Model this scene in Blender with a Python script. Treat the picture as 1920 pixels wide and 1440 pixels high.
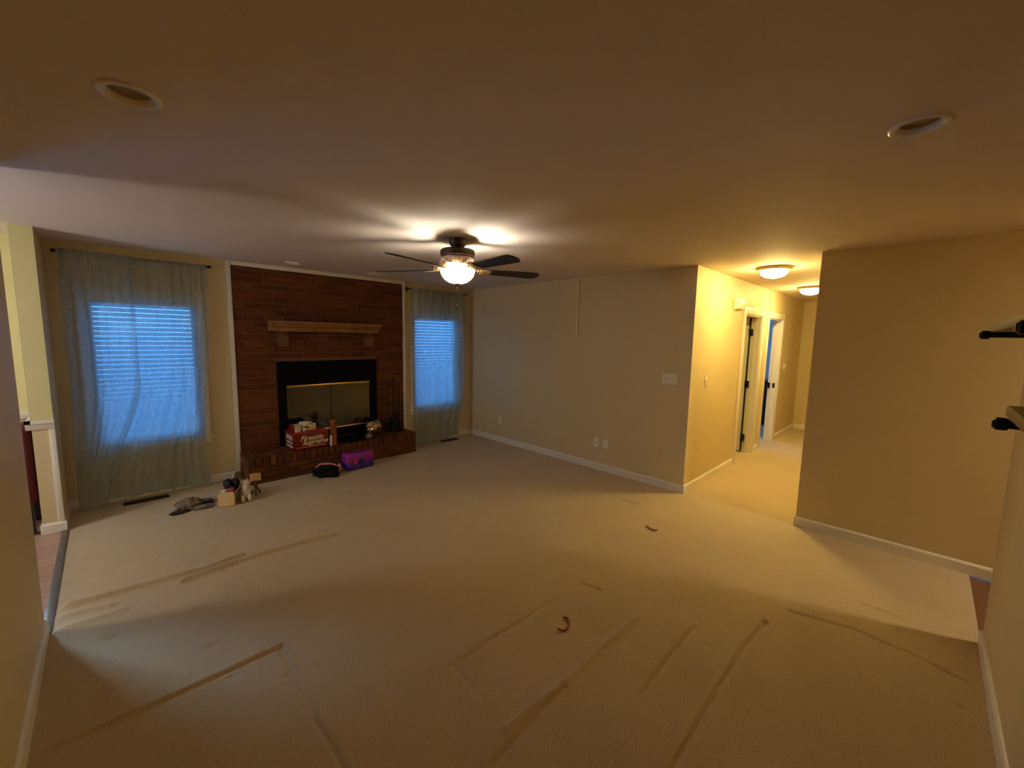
import bpy, bmesh, math, random
from mathutils import Vector, Matrix, noise as mnoise
random.seed(7)
SC = bpy.context.scene
COL = SC.collection
for o in list(bpy.data.objects):
    bpy.data.objects.remove(o)

# ------------------------------------------------------------------ camera
W, D, H = 4.737, 5.8185, 2.44          # living room width (x), depth (y), ceiling height
T = 0.12                               # wall thickness
cam_d = bpy.data.cameras.new('camera'); cam = bpy.data.objects.new('camera', cam_d); COL.objects.link(cam)
cam_d.sensor_width = 36; cam_d.lens = 770.51 / 1920 * 36; cam_d.clip_start = 0.02
YAW, PITCH, ROLL = 0.7810, -0.1134, 0.0188
F = Vector((math.sin(YAW) * math.cos(PITCH), math.cos(YAW) * math.cos(PITCH), math.sin(PITCH)))
R = Vector((math.cos(YAW), -math.sin(YAW), 0)); U = R.cross(F)
R2 = math.cos(ROLL) * R + math.sin(ROLL) * U; U2 = -math.sin(ROLL) * R + math.cos(ROLL) * U
M = Matrix((R2, U2, -F)).transposed().to_4x4(); M.translation = (0.333, 0.3588, 1.6658)
cam.matrix_world = M
SC.camera = cam

# ------------------------------------------------------------------ world, lamps, exposure
SC.view_settings.view_transform = 'Standard'; SC.view_settings.look = 'None'
SC.view_settings.gamma = 1; SC.view_settings.use_curve_mapping = False
SC.view_settings.exposure = 0.45
SC.cycles.use_denoising = True
SC.cycles.max_bounces = 14; SC.cycles.diffuse_bounces = 10; SC.cycles.transparent_max_bounces = 24
SC.cycles.transmission_bounces = 8; SC.cycles.sample_clamp_indirect = 6
SC.cycles.caustics_reflective = False; SC.cycles.caustics_refractive = False
wd = bpy.data.worlds.new('dusk'); SC.world = wd; wd.use_nodes = True
bg = wd.node_tree.nodes['Background']; bg.inputs[0].default_value = (0.10, 0.40, 1.0, 1); bg.inputs[1].default_value = 4.9

def lamp(name, loc, power, color, r):
    l = bpy.data.lights.new(name, 'POINT'); l.energy = power; l.color = color; l.shadow_soft_size = r
    o = bpy.data.objects.new(name, l); o.location = loc; COL.objects.link(o); return o
def portal(name, loc, rot, sx, sy):
    l = bpy.data.lights.new(name, 'AREA'); l.shape = 'RECTANGLE'; l.size = sx; l.size_y = sy
    l.cycles.is_portal = True
    o = bpy.data.objects.new(name, l); o.location = loc; o.rotation_euler = rot; COL.objects.link(o)
FAN = (2.404, 3.098)
lamp('fan_bulb', (FAN[0] + .05, FAN[1] - .05, 2.165), 38, (1.0, .92, .77), .04)
lamp('fan_bulb', (FAN[0] - .045, FAN[1] + .045, 2.165), 18, (1.0, .92, .77), .04)
lamp('dining_bulb', (-1.95, 4.46, 1.72), 62, (.94, .96, 1.0), .26)
l = bpy.data.lights.new('foyer_ceiling_lamp', 'AREA'); l.shape = 'DISK'; l.size = .3; l.energy = 34; l.color = (1.0, .86, .55)
o = bpy.data.objects.new('foyer_ceiling_lamp', l); o.location = (4.45, -1.8, 2.40); COL.objects.link(o)
l = bpy.data.lights.new('patio_daylight', 'AREA'); l.shape = 'RECTANGLE'; l.size = 2.6; l.size_y = 2.0; l.energy = 4200; l.color = (.40, .66, 1.0)
o = bpy.data.objects.new('patio_daylight', l); o.location = (-1.75, D + 1.3, 3.6); o.rotation_euler = (math.radians(-38), 0, 0); COL.objects.link(o)
NX = math.radians(-90)                 # area light facing -y
portal('window_portal', (.64, D + .16, 1.23), (NX, 0, 0), .86, 1.46)
portal('window_portal', (4.07, D + .16, 1.23), (NX, 0, 0), .86, 1.46)
portal('window_portal', (-1.75, D + .16, 1.05), (NX, 0, 0), 2.0, 2.0)
portal('window_portal', (8.9, 5.16, 1.3), (NX, 0, 0), 1.6, 1.4)

# ------------------------------------------------------------------ materials
def lin(c):
    return tuple(((v / 255) / 12.92 if v / 255 <= .04045 else ((v / 255 + .055) / 1.055) ** 2.4) for v in c)
def mat(name, rgb, rough=.6, metal=0, var=.08, vscale=6, bump=0, bscale=80, spec=.4, coat=0):
    m = bpy.data.materials.new(name); m.use_nodes = True; nt = m.node_tree; b = nt.nodes['Principled BSDF']
    c = lin(rgb)
    geo = nt.nodes.new('ShaderNodeNewGeometry')
    n = nt.nodes.new('ShaderNodeTexNoise'); n.inputs['Scale'].default_value = vscale; n.inputs['Detail'].default_value = 4
    nt.links.new(geo.outputs['Position'], n.inputs['Vector'])
    r = nt.nodes.new('ShaderNodeValToRGB')
    r.color_ramp.elements[0].position = .3; r.color_ramp.elements[1].position = .7
    r.color_ramp.elements[0].color = tuple(v * (1 - var) for v in c) + (1,)
    r.color_ramp.elements[1].color = tuple(min(1, v * (1 + var)) for v in c) + (1,)
    nt.links.new(n.outputs['Fac'], r.inputs[0]); nt.links.new(r.outputs[0], b.inputs['Base Color'])
    b.inputs['Roughness'].default_value = rough; b.inputs['Metallic'].default_value = metal
    b.inputs['Specular IOR Level'].default_value = spec; b.inputs['Coat Weight'].default_value = coat
    if bump:
        n2 = nt.nodes.new('ShaderNodeTexNoise'); n2.inputs['Scale'].default_value = bscale; n2.inputs['Detail'].default_value = 3
        nt.links.new(geo.outputs['Position'], n2.inputs['Vector'])
        bp = nt.nodes.new('ShaderNodeBump'); bp.inputs['Strength'].default_value = bump; bp.inputs['Distance'].default_value = .01
        nt.links.new(n2.outputs['Fac'], bp.inputs['Height']); nt.links.new(bp.outputs[0], b.inputs['Normal'])
    return m
MAT = {}
MAT['wall'] = mat('tan_wall_paint', (208, 191, 150), .55, var=.02, bump=.05, bscale=120, spec=.35)
MAT['yellow'] = mat('pale_yellow_wall_paint', (212, 204, 150), .55, var=.02, bump=.05, bscale=120)
MAT['bluewall'] = mat('blue_wall_paint', (214, 217, 222), .6, var=.02)
MAT['ceil'] = mat('ceiling_paint', (217, 204, 191), .75, var=.015, bump=.12, bscale=160, spec=.2)
MAT['white'] = mat('white_trim_paint', (226, 220, 208), .35, var=.02, spec=.45)
MAT['plate'] = mat('ivory_plastic', (228, 224, 212), .35, var=.01)
MAT['plate_dark'] = mat('slot_shadow_plastic', (60, 55, 48), .5)
MAT['bronze'] = mat('dark_bronze_metal', (58, 42, 32), .42, metal=.6, var=.15)
MAT['antique'] = mat('bulb_lit_antique_metal', (214, 190, 174), .4, metal=.35, var=.15)  # pale pinkish tone holds the bulbs' light on the fan's underside
MAT['blade'] = mat('dark_walnut_blade', (34, 15, 11), .5, var=.25, vscale=18)
MAT['black'] = mat('black_metal', (14, 13, 12), .45, metal=.3, var=.1)
MAT['matteblack'] = mat('matte_black_steel', (7, 7, 7), .75, spec=.1)
MAT['soot'] = mat('sooty_firebrick', (40, 36, 28), .9, var=.3)
MAT['brass'] = mat('polished_brass', (226, 190, 120), .25, metal=1.0, var=.05)
MAT['mantel'] = mat('stained_oak', (140, 96, 50), .45, var=.25, vscale=14)
MAT['mortar'] = mat('dull_mortar', (110, 80, 57), .95, var=.15, vscale=40, bump=.3, bscale=200)
MAT['carton_red'] = mat('glossy_red_card', (116, 17, 13), .4, var=.08)
MAT['carton_top'] = mat('orange_red_card', (164, 46, 30), .45, var=.08)
MAT['cream'] = mat('cream_plastic', (216, 198, 158), .5, var=.06)
MAT['cream_card'] = mat('pale_card', (214, 200, 150), .6, var=.05)
MAT['letter'] = mat('ivory_ink', (238, 222, 186), .5, var=.02)
MAT['goldink'] = mat('gold_ink', (196, 150, 60), .35, var=.1)
MAT['sidelabel'] = mat('grey_white_label', (186, 172, 160), .6, var=.1, vscale=60)
MAT['amber'] = mat('amber_brown_tube', (140, 74, 30), .35, var=.12)
MAT['whiteplastic'] = mat('grey_white_plastic', (205, 206, 200), .35, var=.05)
MAT['foil'] = mat('crinkled_silver_gold', (226, 200, 160), .25, metal=.9, var=.12, vscale=30)
MAT['ball'] = mat('brushed_pewter', (136, 118, 100), .38, metal=.7, var=.2, vscale=40)
MAT['magenta'] = mat('magenta_plastic', (148, 40, 150), .35, var=.05)
MAT['indigo'] = mat('indigo_plastic', (62, 36, 150), .35, var=.05)
MAT['redplastic'] = mat('red_plastic', (206, 40, 70), .35)
MAT['navyplastic'] = mat('navy_plastic', (34, 34, 100), .35)
MAT['greyplastic'] = mat('grey_plastic', (92, 74, 104), .4)
MAT['blackcloth'] = mat('black_cloth', (8, 7, 7), .95, var=.3, bump=.3, bscale=300)
MAT['pink'] = mat('pink_lining', (232, 150, 166), .8, var=.1)
MAT['greycloth'] = mat('grey_brown_cloth', (128, 112, 98), .95, var=.15, vscale=30, bump=.4, bscale=250)
MAT['browncloth'] = mat('dark_brown_cloth', (54, 38, 26), .9, var=.2)
MAT['navy'] = mat('navy_vinyl', (28, 30, 56), .35, var=.1)
MAT['pine'] = mat('pale_pine', (222, 188, 134), .5, var=.06, vscale=20)
MAT['slat'] = mat('pale_slat', (190, 160, 132), .55, var=.1)
MAT['darkobj'] = mat('dark_vinyl', (24, 20, 20), .5, var=.2)
MAT['redlabel'] = mat('dull_red_card', (150, 60, 62), .6)
MAT['plush'] = mat('off_white_plush', (206, 190, 160), .9, var=.12, vscale=30, bump=.4, bscale=200)
MAT['brownwood'] = mat('brown_carved_wood', (104, 70, 42), .5, var=.2, vscale=30)
MAT['peach'] = mat('peach_paper', (222, 178, 118), .7, var=.06, vscale=25)
MAT['register'] = mat('dark_brown_enamel', (52, 30, 24), .45, metal=.3)
MAT['worm'] = mat('red_brown_rubber', (150, 50, 20), .4, var=.1)
MAT['cord'] = mat('white_cord', (232, 226, 206), .6)
MAT['shelfwood'] = mat('weathered_shelf_wood', (128, 106, 66), .6, var=.2, vscale=16)
MAT['pipe'] = mat('black_iron_pipe', (18, 8, 8), .5, metal=.4)
MAT['burgundy'] = mat('burgundy_fabric', (84, 16, 26), .85, var=.15, vscale=12)
MAT['chairleg'] = mat('dark_chair_wood', (40, 26, 20), .5)
MAT['metalstrip'] = mat('dull_grey_metal', (120, 116, 108), .4, metal=.5)
MAT['tan_pan'] = mat('bronze_pan', (176, 142, 92), .45, metal=.3)
MAT['dresser'] = mat('black_brown_lacquer', (30, 22, 20), .4)
MAT['baffle'] = mat('brown_baffle', (170, 146, 112), .6)
MAT['bulb'] = mat('unlit_frosted_bulb', (160, 134, 98), .4)

def plank_mat(name, c1, c2):
    m = bpy.data.materials.new(name); m.use_nodes = True; nt = m.node_tree; b = nt.nodes['Principled BSDF']
    geo = nt.nodes.new('ShaderNodeNewGeometry')
    br = nt.nodes.new('ShaderNodeTexBrick'); br.inputs['Scale'].default_value = 1
    br.inputs['Color1'].default_value = lin(c1) + (1,); br.inputs['Color2'].default_value = lin(c2) + (1,)
    br.inputs['Mortar'].default_value = tuple(v * .35 for v in lin(c2)) + (1,)
    br.inputs['Mortar Size'].default_value = .002; br.inputs['Brick Width'].default_value = 1.1; br.inputs['Row Height'].default_value = .085
    nt.links.new(geo.outputs['Position'], br.inputs['Vector'])
    nt.links.new(br.outputs[0], b.inputs['Base Color']); b.inputs['Roughness'].default_value = .32
    return m
MAT['hardwood'] = plank_mat('reddish_hardwood_planks', (190, 154, 134), (172, 134, 114))  # dining planks, colour lightened to hold the window light's sheen

MAT['darkwood'] = plank_mat('brown_hardwood_planks', (126, 86, 64), (106, 70, 50))

def brick_mat():
    m = bpy.data.materials.new('red_brown_brick'); m.use_nodes = True; nt = m.node_tree; b = nt.nodes['Principled BSDF']
    geo = nt.nodes.new('ShaderNodeNewGeometry')
    r = nt.nodes.new('ShaderNodeValToRGB')
    r.color_ramp.elements[0].color = lin((98, 54, 28)) + (1,); r.color_ramp.elements[1].color = lin((126, 74, 40)) + (1,)
    e = r.color_ramp.elements.new(.5); e.color = lin((114, 62, 32)) + (1,)
    nt.links.new(geo.outputs['Random Per Island'], r.inputs[0])
    n = nt.nodes.new('ShaderNodeTexNoise'); n.inputs['Scale'].default_value = 35; n.inputs['Detail'].default_value = 5
    nt.links.new(geo.outputs['Position'], n.inputs['Vector'])
    mx = nt.nodes.new('ShaderNodeMix'); mx.data_type = 'RGBA'; mx.blend_type = 'MULTIPLY'; mx.inputs[0].default_value = .5
    nt.links.new(r.outputs[0], mx.inputs[6]); nt.links.new(n.outputs['Fac'], mx.inputs[7])
    nt.links.new(mx.outputs[2], b.inputs['Base Color'])
    b.inputs['Roughness'].default_value = .85; b.inputs['Specular IOR Level'].default_value = .2
    bp = nt.nodes.new('ShaderNodeBump'); bp.inputs['Strength'].default_value = .4; bp.inputs['Distance'].default_value = .006
    nt.links.new(n.outputs['Fac'], bp.inputs['Height']); nt.links.new(bp.outputs[0], b.inputs['Normal'])
    return m
MAT['brick'] = brick_mat()

def carpet_mat():
    m = bpy.data.materials.new('beige_carpet_pile'); m.use_nodes = True; nt = m.node_tree; b = nt.nodes['Principled BSDF']
    geo = nt.nodes.new('ShaderNodeNewGeometry')
    n = nt.nodes.new('ShaderNodeTexNoise'); n.inputs['Scale'].default_value = 150; n.inputs['Detail'].default_value = 6; n.inputs['Roughness'].default_value = .7
    n3 = nt.nodes.new('ShaderNodeTexNoise'); n3.inputs['Scale'].default_value = 1.6; n3.inputs['Detail'].default_value = 6; n3.inputs['Roughness'].default_value = .65
    for q in (n, n3): nt.links.new(geo.outputs['Position'], q.inputs['Vector'])
    r = nt.nodes.new('ShaderNodeValToRGB'); c = lin((202, 181, 147))
    r.color_ramp.elements[0].position = .3; r.color_ramp.elements[1].position = .7
    r.color_ramp.elements[0].color = tuple(v * .70 for v in c) + (1,); r.color_ramp.elements[1].color = tuple(v * 1.2 for v in c) + (1,)
    nt.links.new(n.outputs['Fac'], r.inputs[0])
    r2 = nt.nodes.new('ShaderNodeValToRGB')
    r2.color_ramp.elements[0].position = .3; r2.color_ramp.elements[1].position = .7
    r2.color_ramp.elements[0].color = (.90, .89, .87, 1); r2.color_ramp.elements[1].color = (1, 1, 1, 1)
    nt.links.new(n3.outputs['Fac'], r2.inputs[0])
    mx = nt.nodes.new('ShaderNodeMix'); mx.data_type = 'RGBA'; mx.blend_type = 'MULTIPLY'; mx.inputs[0].default_value = 1
    nt.links.new(r.outputs[0], mx.inputs[6]); nt.links.new(r2.outputs[0], mx.inputs[7])
    nt.links.new(mx.outputs[2], b.inputs['Base Color'])
    b.inputs['Roughness'].default_value = 1; b.inputs['Specular IOR Level'].default_value = .05
    b.inputs['Sheen Weight'].default_value = .15
    ad = nt.nodes.new('ShaderNodeMath'); ad.operation = 'ADD'
    n4 = nt.nodes.new('ShaderNodeTexNoise'); n4.inputs['Scale'].default_value = 26; n4.inputs['Detail'].default_value = 3
    nt.links.new(geo.outputs['Position'], n4.inputs['Vector'])
    nt.links.new(n.outputs['Fac'], ad.inputs[0]); nt.links.new(n4.outputs['Fac'], ad.inputs[1])
    bp = nt.nodes.new('ShaderNodeBump'); bp.inputs['Strength'].default_value = .55; bp.inputs['Distance'].default_value = .008
    nt.links.new(ad.outputs[0], bp.inputs['Height']); nt.links.new(bp.outputs[0], b.inputs['Normal'])
    return m
MAT['carpet'] = carpet_mat()

def sheer_mat():
    m = bpy.data.materials.new('grey_green_sheer_voile'); m.use_nodes = True; nt = m.node_tree
    nt.nodes.remove(nt.nodes['Principled BSDF']); out = nt.nodes['Material Output']
    geo = nt.nodes.new('ShaderNodeNewGeometry')
    n = nt.nodes.new('ShaderNodeTexNoise'); n.inputs['Scale'].default_value = 34; n.inputs['Detail'].default_value = 2; n.inputs['Distortion'].default_value = 1.2
    nt.links.new(geo.outputs['Position'], n.inputs['Vector'])
    r = nt.nodes.new('ShaderNodeMapRange'); r.inputs[1].default_value = .40; r.inputs[2].default_value = .60
    r.inputs[3].default_value = .52; r.inputs[4].default_value = .62
    nt.links.new(n.outputs['Fac'], r.inputs[0])
    d = nt.nodes.new('ShaderNodeBsdfDiffuse'); d.inputs[0].default_value = lin((186, 206, 208)) + (1,)
    t = nt.nodes.new('ShaderNodeBsdfTranslucent'); t.inputs[0].default_value = lin((205, 210, 205)) + (1,)
    a = nt.nodes.new('ShaderNodeMixShader'); a.inputs[0].default_value = .6
    nt.links.new(d.outputs[0], a.inputs[1]); nt.links.new(t.outputs[0], a.inputs[2])
    tr = nt.nodes.new('ShaderNodeBsdfTransparent'); tr.inputs[0].default_value = (.95, .97, 1, 1)
    x = nt.nodes.new('ShaderNodeMixShader')
    nt.links.new(r.outputs[0], x.inputs[0]); nt.links.new(tr.outputs[0], x.inputs[1]); nt.links.new(a.outputs[0], x.inputs[2])
    nt.links.new(x.outputs[0], out.inputs[0])
    return m
MAT['sheer'] = sheer_mat()

def slat_mat():
    m = bpy.data.materials.new('white_blind_slat'); m.use_nodes = True; nt = m.node_tree; b = nt.nodes['Principled BSDF']; out = nt.nodes['Material Output']
    b.inputs['Base Color'].default_value = lin((226, 228, 226)) + (1,); b.inputs['Roughness'].default_value = .4
    t = nt.nodes.new('ShaderNodeBsdfTranslucent'); t.inputs[0].default_value = (.74, .77, .8, 1)
    a = nt.nodes.new('ShaderNodeMixShader'); a.inputs[0].default_value = .7
    nt.links.new(b.outputs[0], a.inputs[1]); nt.links.new(t.outputs[0], a.inputs[2]); nt.links.new(a.outputs[0], out.inputs[0])
    return m
MAT['blind'] = slat_mat()

def glass_mat(name, tint, alpha, rough=.02):
    m = bpy.data.materials.new(name); m.use_nodes = True; nt = m.node_tree
    nt.nodes.remove(nt.nodes['Principled BSDF']); out = nt.nodes['Material Output']
    g = nt.nodes.new('ShaderNodeBsdfGlossy'); g.inputs['Roughness'].default_value = rough
    t = nt.nodes.new('ShaderNodeBsdfTransparent'); t.inputs[0].default_value = tint + (1,)
    x = nt.nodes.new('ShaderNodeMixShader')
    f = nt.nodes.new('ShaderNodeFresnel'); f.inputs[0].default_value = 1.5
    ad = nt.nodes.new('ShaderNodeMath'); ad.operation = 'ADD'; ad.inputs[1].default_value = alpha
    nt.links.new(f.outputs[0], ad.inputs[0]); nt.links.new(ad.outputs[0], x.inputs[0])
    nt.links.new(t.outputs[0], x.inputs[1]); nt.links.new(g.outputs[0], x.inputs[2]); nt.links.new(x.outputs[0], out.inputs[0])
    return m
MAT['glass'] = glass_mat('window_glass', (.97, .98, .98), 0.0)
MAT['fireglass'] = glass_mat('smoked_fire_glass', (.35, .33, .28), .08, .16)

def glow_mat(name, color, strength, mixdiff=.5):
    m = bpy.data.materials.new(name); m.use_nodes = True; nt = m.node_tree
    b = nt.nodes['Principled BSDF']; b.inputs['Base Color'].default_value = (.9, .85, .75, 1); b.inputs['Roughness'].default_value = .3
    b.inputs['Emission Color'].default_value = color + (1,); b.inputs['Emission Strength'].default_value = strength
    return m
MAT['dome'] = glow_mat('lit_opal_dome', (1.0, .76, .25), 112)

def bowl_mat():
    m = bpy.data.materials.new('alabaster_glass_bowl'); m.use_nodes = True; nt = m.node_tree
    b = nt.nodes['Principled BSDF']; out = nt.nodes['Material Output']
    geo = nt.nodes.new('ShaderNodeNewGeometry')
    n = nt.nodes.new('ShaderNodeTexNoise'); n.inputs['Scale'].default_value = 22; n.inputs['Detail'].default_value = 4
    nt.links.new(geo.outputs['Position'], n.inputs['Vector'])
    r = nt.nodes.new('ShaderNodeValToRGB'); r.color_ramp.elements[0].color = (.58, .49, .24, 1); r.color_ramp.elements[1].color = (.80, .72, .44, 1)
    nt.links.new(n.outputs['Fac'], r.inputs[0])
    t = nt.nodes.new('ShaderNodeBsdfTranslucent'); nt.links.new(r.outputs[0], t.inputs[0])
    b.inputs['Base Color'].default_value = (.7, .6, .4, 1); b.inputs['Roughness'].default_value = .25
    x = nt.nodes.new('ShaderNodeMixShader'); x.inputs[0].default_value = .85
    nt.links.new(b.outputs[0], x.inputs[1]); nt.links.new(t.outputs[0], x.inputs[2])
    tp = nt.nodes.new('ShaderNodeBsdfTransparent'); tp.inputs[0].default_value = (1, .95, .82, 1)
    y = nt.nodes.new('ShaderNodeMixShader'); y.inputs[0].default_value = .06
    nt.links.new(x.outputs[0], y.inputs[1]); nt.links.new(tp.outputs[0], y.inputs[2]); nt.links.new(y.outputs[0], out.inputs[0])
    return m
MAT['bowl'] = bowl_mat()

# ------------------------------------------------------------------ mesh helpers
class MB:
    def __init__(s): s.bm = bmesh.new(); s.mi = 0
    def _tag(s, faces):
        for f in faces: f.material_index = s.mi
    def box(s, x0, y0, z0, x1, y1, z1, bev=0, seg=2, mtx=None):
        n0 = len(s.bm.faces)
        vs = [s.bm.verts.new(v) for v in ((x0, y0, z0), (x1, y0, z0), (x1, y1, z0), (x0, y1, z0), (x0, y0, z1), (x1, y0, z1), (x1, y1, z1), (x0, y1, z1))]
        fs = [s.bm.faces.new([vs[i] for i in q]) for q in ((3, 2, 1, 0), (4, 5, 6, 7), (0, 1, 5, 4), (1, 2, 6, 5), (2, 3, 7, 6), (3, 0, 4, 7))]
        s._tag(fs)
        if mtx is not None:
            for v in vs: v.co = mtx @ v.co
        if bev:
            es = list({e for f in fs for e in f.edges})
            r = bmesh.ops.bevel(s.bm, geom=es, offset=bev, segments=seg, profile=.5, affect='EDGES')
            s._tag(r['faces'])
    def prism(s, pts, axis, lo, hi):
        def P(a, b, c):
            return {'x': (c, a, b), 'y': (a, c, b), 'z': (a, b, c)}[axis]
        A = [s.bm.verts.new(P(a, b, lo)) for a, b in pts]; B = [s.bm.verts.new(P(a, b, hi)) for a, b in pts]
        n = len(pts); fs = [s.bm.faces.new(A[::-1]), s.bm.faces.new(B)]
        for i in range(n): fs.append(s.bm.faces.new((A[i], A[(i + 1) % n], B[(i + 1) % n], B[i])))
        s._tag(fs)
    def lathe(s, prof, c=(0, 0, 0), seg=32, mtx=None):
        rings = []; fs = []
        for r, z in prof:
            if r < 1e-5: rings.append([s.bm.verts.new((c[0], c[1], c[2] + z))])
            else: rings.append([s.bm.verts.new((c[0] + r * math.cos(2 * math.pi * k / seg), c[1] + r * math.sin(2 * math.pi * k / seg), c[2] + z)) for k in range(seg)])
        for a, b in zip(rings, rings[1:]):
            for k in range(seg):
                q = [a[k % len(a)], a[(k + 1) % len(a)], b[(k + 1) % len(b)], b[k % len(b)]]
                q2 = []
                for v in q:
                    if v not in q2: q2.append(v)
                if len(q2) >= 3: fs.append(s.bm.faces.new(q2))
        s._tag(fs)
        if mtx is not None:
            for ring in rings:
                for v in ring: v.co = mtx @ v.co
    def tube(s, pts, r, seg=10, cap=True):
        pts = [Vector(p) for p in pts]; rings = []; fs = []
        prev = None
        for i, p in enumerate(pts):
            t = (pts[min(i + 1, len(pts) - 1)] - pts[max(i - 1, 0)]).normalized()
            if prev is None: u = t.orthogonal().normalized()
            else: u = (prev - t * prev.dot(t)).normalized()
            prev = u; v = t.cross(u)
            rr = r[i] if isinstance(r, (list, tuple)) else r
            rings.append([s.bm.verts.new(p + rr * (math.cos(2 * math.pi * k / seg) * u + math.sin(2 * math.pi * k / seg) * v)) for k in range(seg)])
        for a, b in zip(rings, rings[1:]):
            for k in range(seg): fs.append(s.bm.faces.new((a[k], a[(k + 1) % seg], b[(k + 1) % seg], b[k])))
        if cap: fs += [s.bm.faces.new(rings[0][::-1]), s.bm.faces.new(rings[-1])]
        s._tag(fs)
    def grid(s, fn, nu, nv):
        vs = [[s.bm.verts.new(fn(i / nu, j / nv)) for i in range(nu + 1)] for j in range(nv + 1)]
        fs = [s.bm.faces.new((vs[j][i], vs[j][i + 1], vs[j + 1][i + 1], vs[j + 1][i])) for j in range(nv) for i in range(nu)]
        s._tag(fs)
    def blob(s, c, rad, amp=.15, freq=3, seed=0, sub=4, flat=None, mtx=None):
        r = bmesh.ops.create_icosphere(s.bm, subdivisions=sub, radius=1)
        for v in r['verts']:
            d = v.co.copy(); k = 1 + amp * mnoise.noise(d * freq + Vector((seed * 3.1, seed * 1.7, seed)))+ amp * .5 * mnoise.noise(d * freq * 2.3 + Vector((seed, 9, seed)))
            q = Vector((d.x * rad[0], d.y * rad[1], d.z * rad[2])) * k
            if mtx is not None: q = mtx @ q
            q += Vector(c)
            if flat is not None and q.z < flat: q.z = flat
            v.co = q
        for f in {f for v in r['verts'] for f in v.link_faces}: f.material_index = s.mi
    def build(s, name, mats, parent=None, local=False, smooth=True, angle=35):
        if not isinstance(mats, (list, tuple)): mats = [mats]
        me = bpy.data.meshes.new(name)
        o = bpy.data.objects.new(name, me); COL.objects.link(o)
        bmesh.ops.recalc_face_normals(s.bm, faces=s.bm.faces)
        if parent is not None:
            o.parent = parent
            if not local:
                inv = world_of(parent).inverted()
                for v in s.bm.verts: v.co = inv @ v.co
        elif not local:
            xs = [v.co for v in s.bm.verts]
            lo = Vector((min(v.x for v in xs), min(v.y for v in xs), min(v.z for v in xs))); hi = Vector((max(v.x for v in xs), max(v.y for v in xs), 0))
            b = Vector(((lo.x + hi.x) / 2, (lo.y + hi.y) / 2, lo.z))
            for v in s.bm.verts: v.co -= b
            o.location = b
        s.bm.to_mesh(me); s.bm.free()
        for m in mats: me.materials.append(MAT[m] if isinstance(m, str) else m)
        if smooth:
            for p in me.polygons: p.use_smooth = True
            me.set_sharp_from_angle(angle=math.radians(angle))
        return o
def world_of(o):
    m = Matrix.Translation(o.location) @ o.rotation_euler.to_matrix().to_4x4()
    return world_of(o.parent) @ m if o.parent else m
def bx(name, b, m, parent=None, bev=0):
    k = MB()
    k.box(*b, bev=bev); return k.build(name, m, parent, smooth=bool(bev))
def struct(o): o['kind'] = 'structure'; return o
def tag(o, label, cat, group=None):
    o['label'] = label; o['category'] = cat
    if group: o['group'] = group
    return o
def thing(name, label, cat, loc=(0, 0, 0), rz=0, group=None):
    o = bpy.data.objects.new(name, None); COL.objects.link(o); o.location = loc; o.rotation_euler = (0, 0, rz)
    o.empty_display_size = .1
    return tag(o, label, cat, group)
def dup(root, loc, label, rz=0, group=None):
    r = root.copy(); COL.objects.link(r); r.location = loc; r.rotation_euler = (0, 0, rz); r['label'] = label
    if group: r['group'] = group
    def rec(a, b):
        for ch in a.children:
            c = ch.copy(); COL.objects.link(c); c.parent = b; rec(ch, c)
    rec(root, r)
    return r
def boxes(name, bs, m, parent=None, bev=0):
    k = MB()
    for b in bs: k.box(*b, bev=bev)
    return k.build(name, m, parent, smooth=bool(bev))

# ------------------------------------------------------------------ the shell
# windows in the back wall: opening (x0, x1, z0, z1)
WIN = [(.225, 1.045, .535, 1.96), (3.655, 4.475, .535, 1.96), (-2.75, -.75, .06, 2.05)]
HX1 = 9.86; HY0, HY1 = 1.0765, 2.1122; YS = -3.7
BX1 = 10.25                                                # bedroom far wall
def wall_with_holes_y(name, m, x0, x1, y0, y1, z1, holes):
    k = MB(); xs = x0
    for (a, b, c, d) in sorted(holes):
        if a > xs: k.box(xs, y0, 0, a, y1, z1)
        if c > 0: k.box(a, y0, 0, b, y1, c)
        if d < z1: k.box(a, y0, d, b, y1, z1)
        xs = b
    if x1 > xs: k.box(xs, y0, 0, x1, y1, z1)
    return struct(k.build(name, m, smooth=False))
FB = (1.777, 3.027, .0, 1.325)                             # firebox hole
wall_with_holes_y('wall_back', 'wall', -.12, W + T, D, D + .15, H, [WIN[0], WIN[1], (1.86, 2.93, 0, 1.05)])
wall_with_holes_y('wall_dining_back', 'yellow', -4.2, -.12, D, D + .15, H, [WIN[2]])
struct(bx('wall_right', (W, HY1, 0, W + T, D, H), 'wall'))
struct(bx('wall_right', (W, YS, 0, W + T, HY0, H), 'wall'))
struct(bx('wall_left', (-T, -T, 0, 0, 3.61, H), 'wall'))
k = MB(); k.box(-.12, 5.267, 0, 0, D, .92); k.box(-.12, 5.27, .92, 0, D, H); k.mi = 1; k.box(-.1195, 5.267, .92, -.0005, 5.27, H); k.box(-.1225, 5.267, .92, -.12, D, H)
struct(k.build('wall_left', ['wall', 'yellow'], smooth=False))
struct(bx('wall_near', (0, -T, 0, 3.73, 0, H), 'wall'))
# hallway
D1 = (6.40, 7.15); D2 = (7.53, 8.33); DH = 2.03
wall_with_holes_y('wall_hall_left', 'wall', W + T, BX1, HY1, HY1 + T, H, [(D1[0], D1[1], 0, DH), (D2[0], D2[1], 0, DH)])
struct(bx('wall_hall_right', (W + T, HY0 - T, 0, HX1, HY0, H), 'wall'))
struct(bx('wall_hall_end', (HX1, HY0 - T, 0, HX1 + T, HY1, H), 'wall'))
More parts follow.
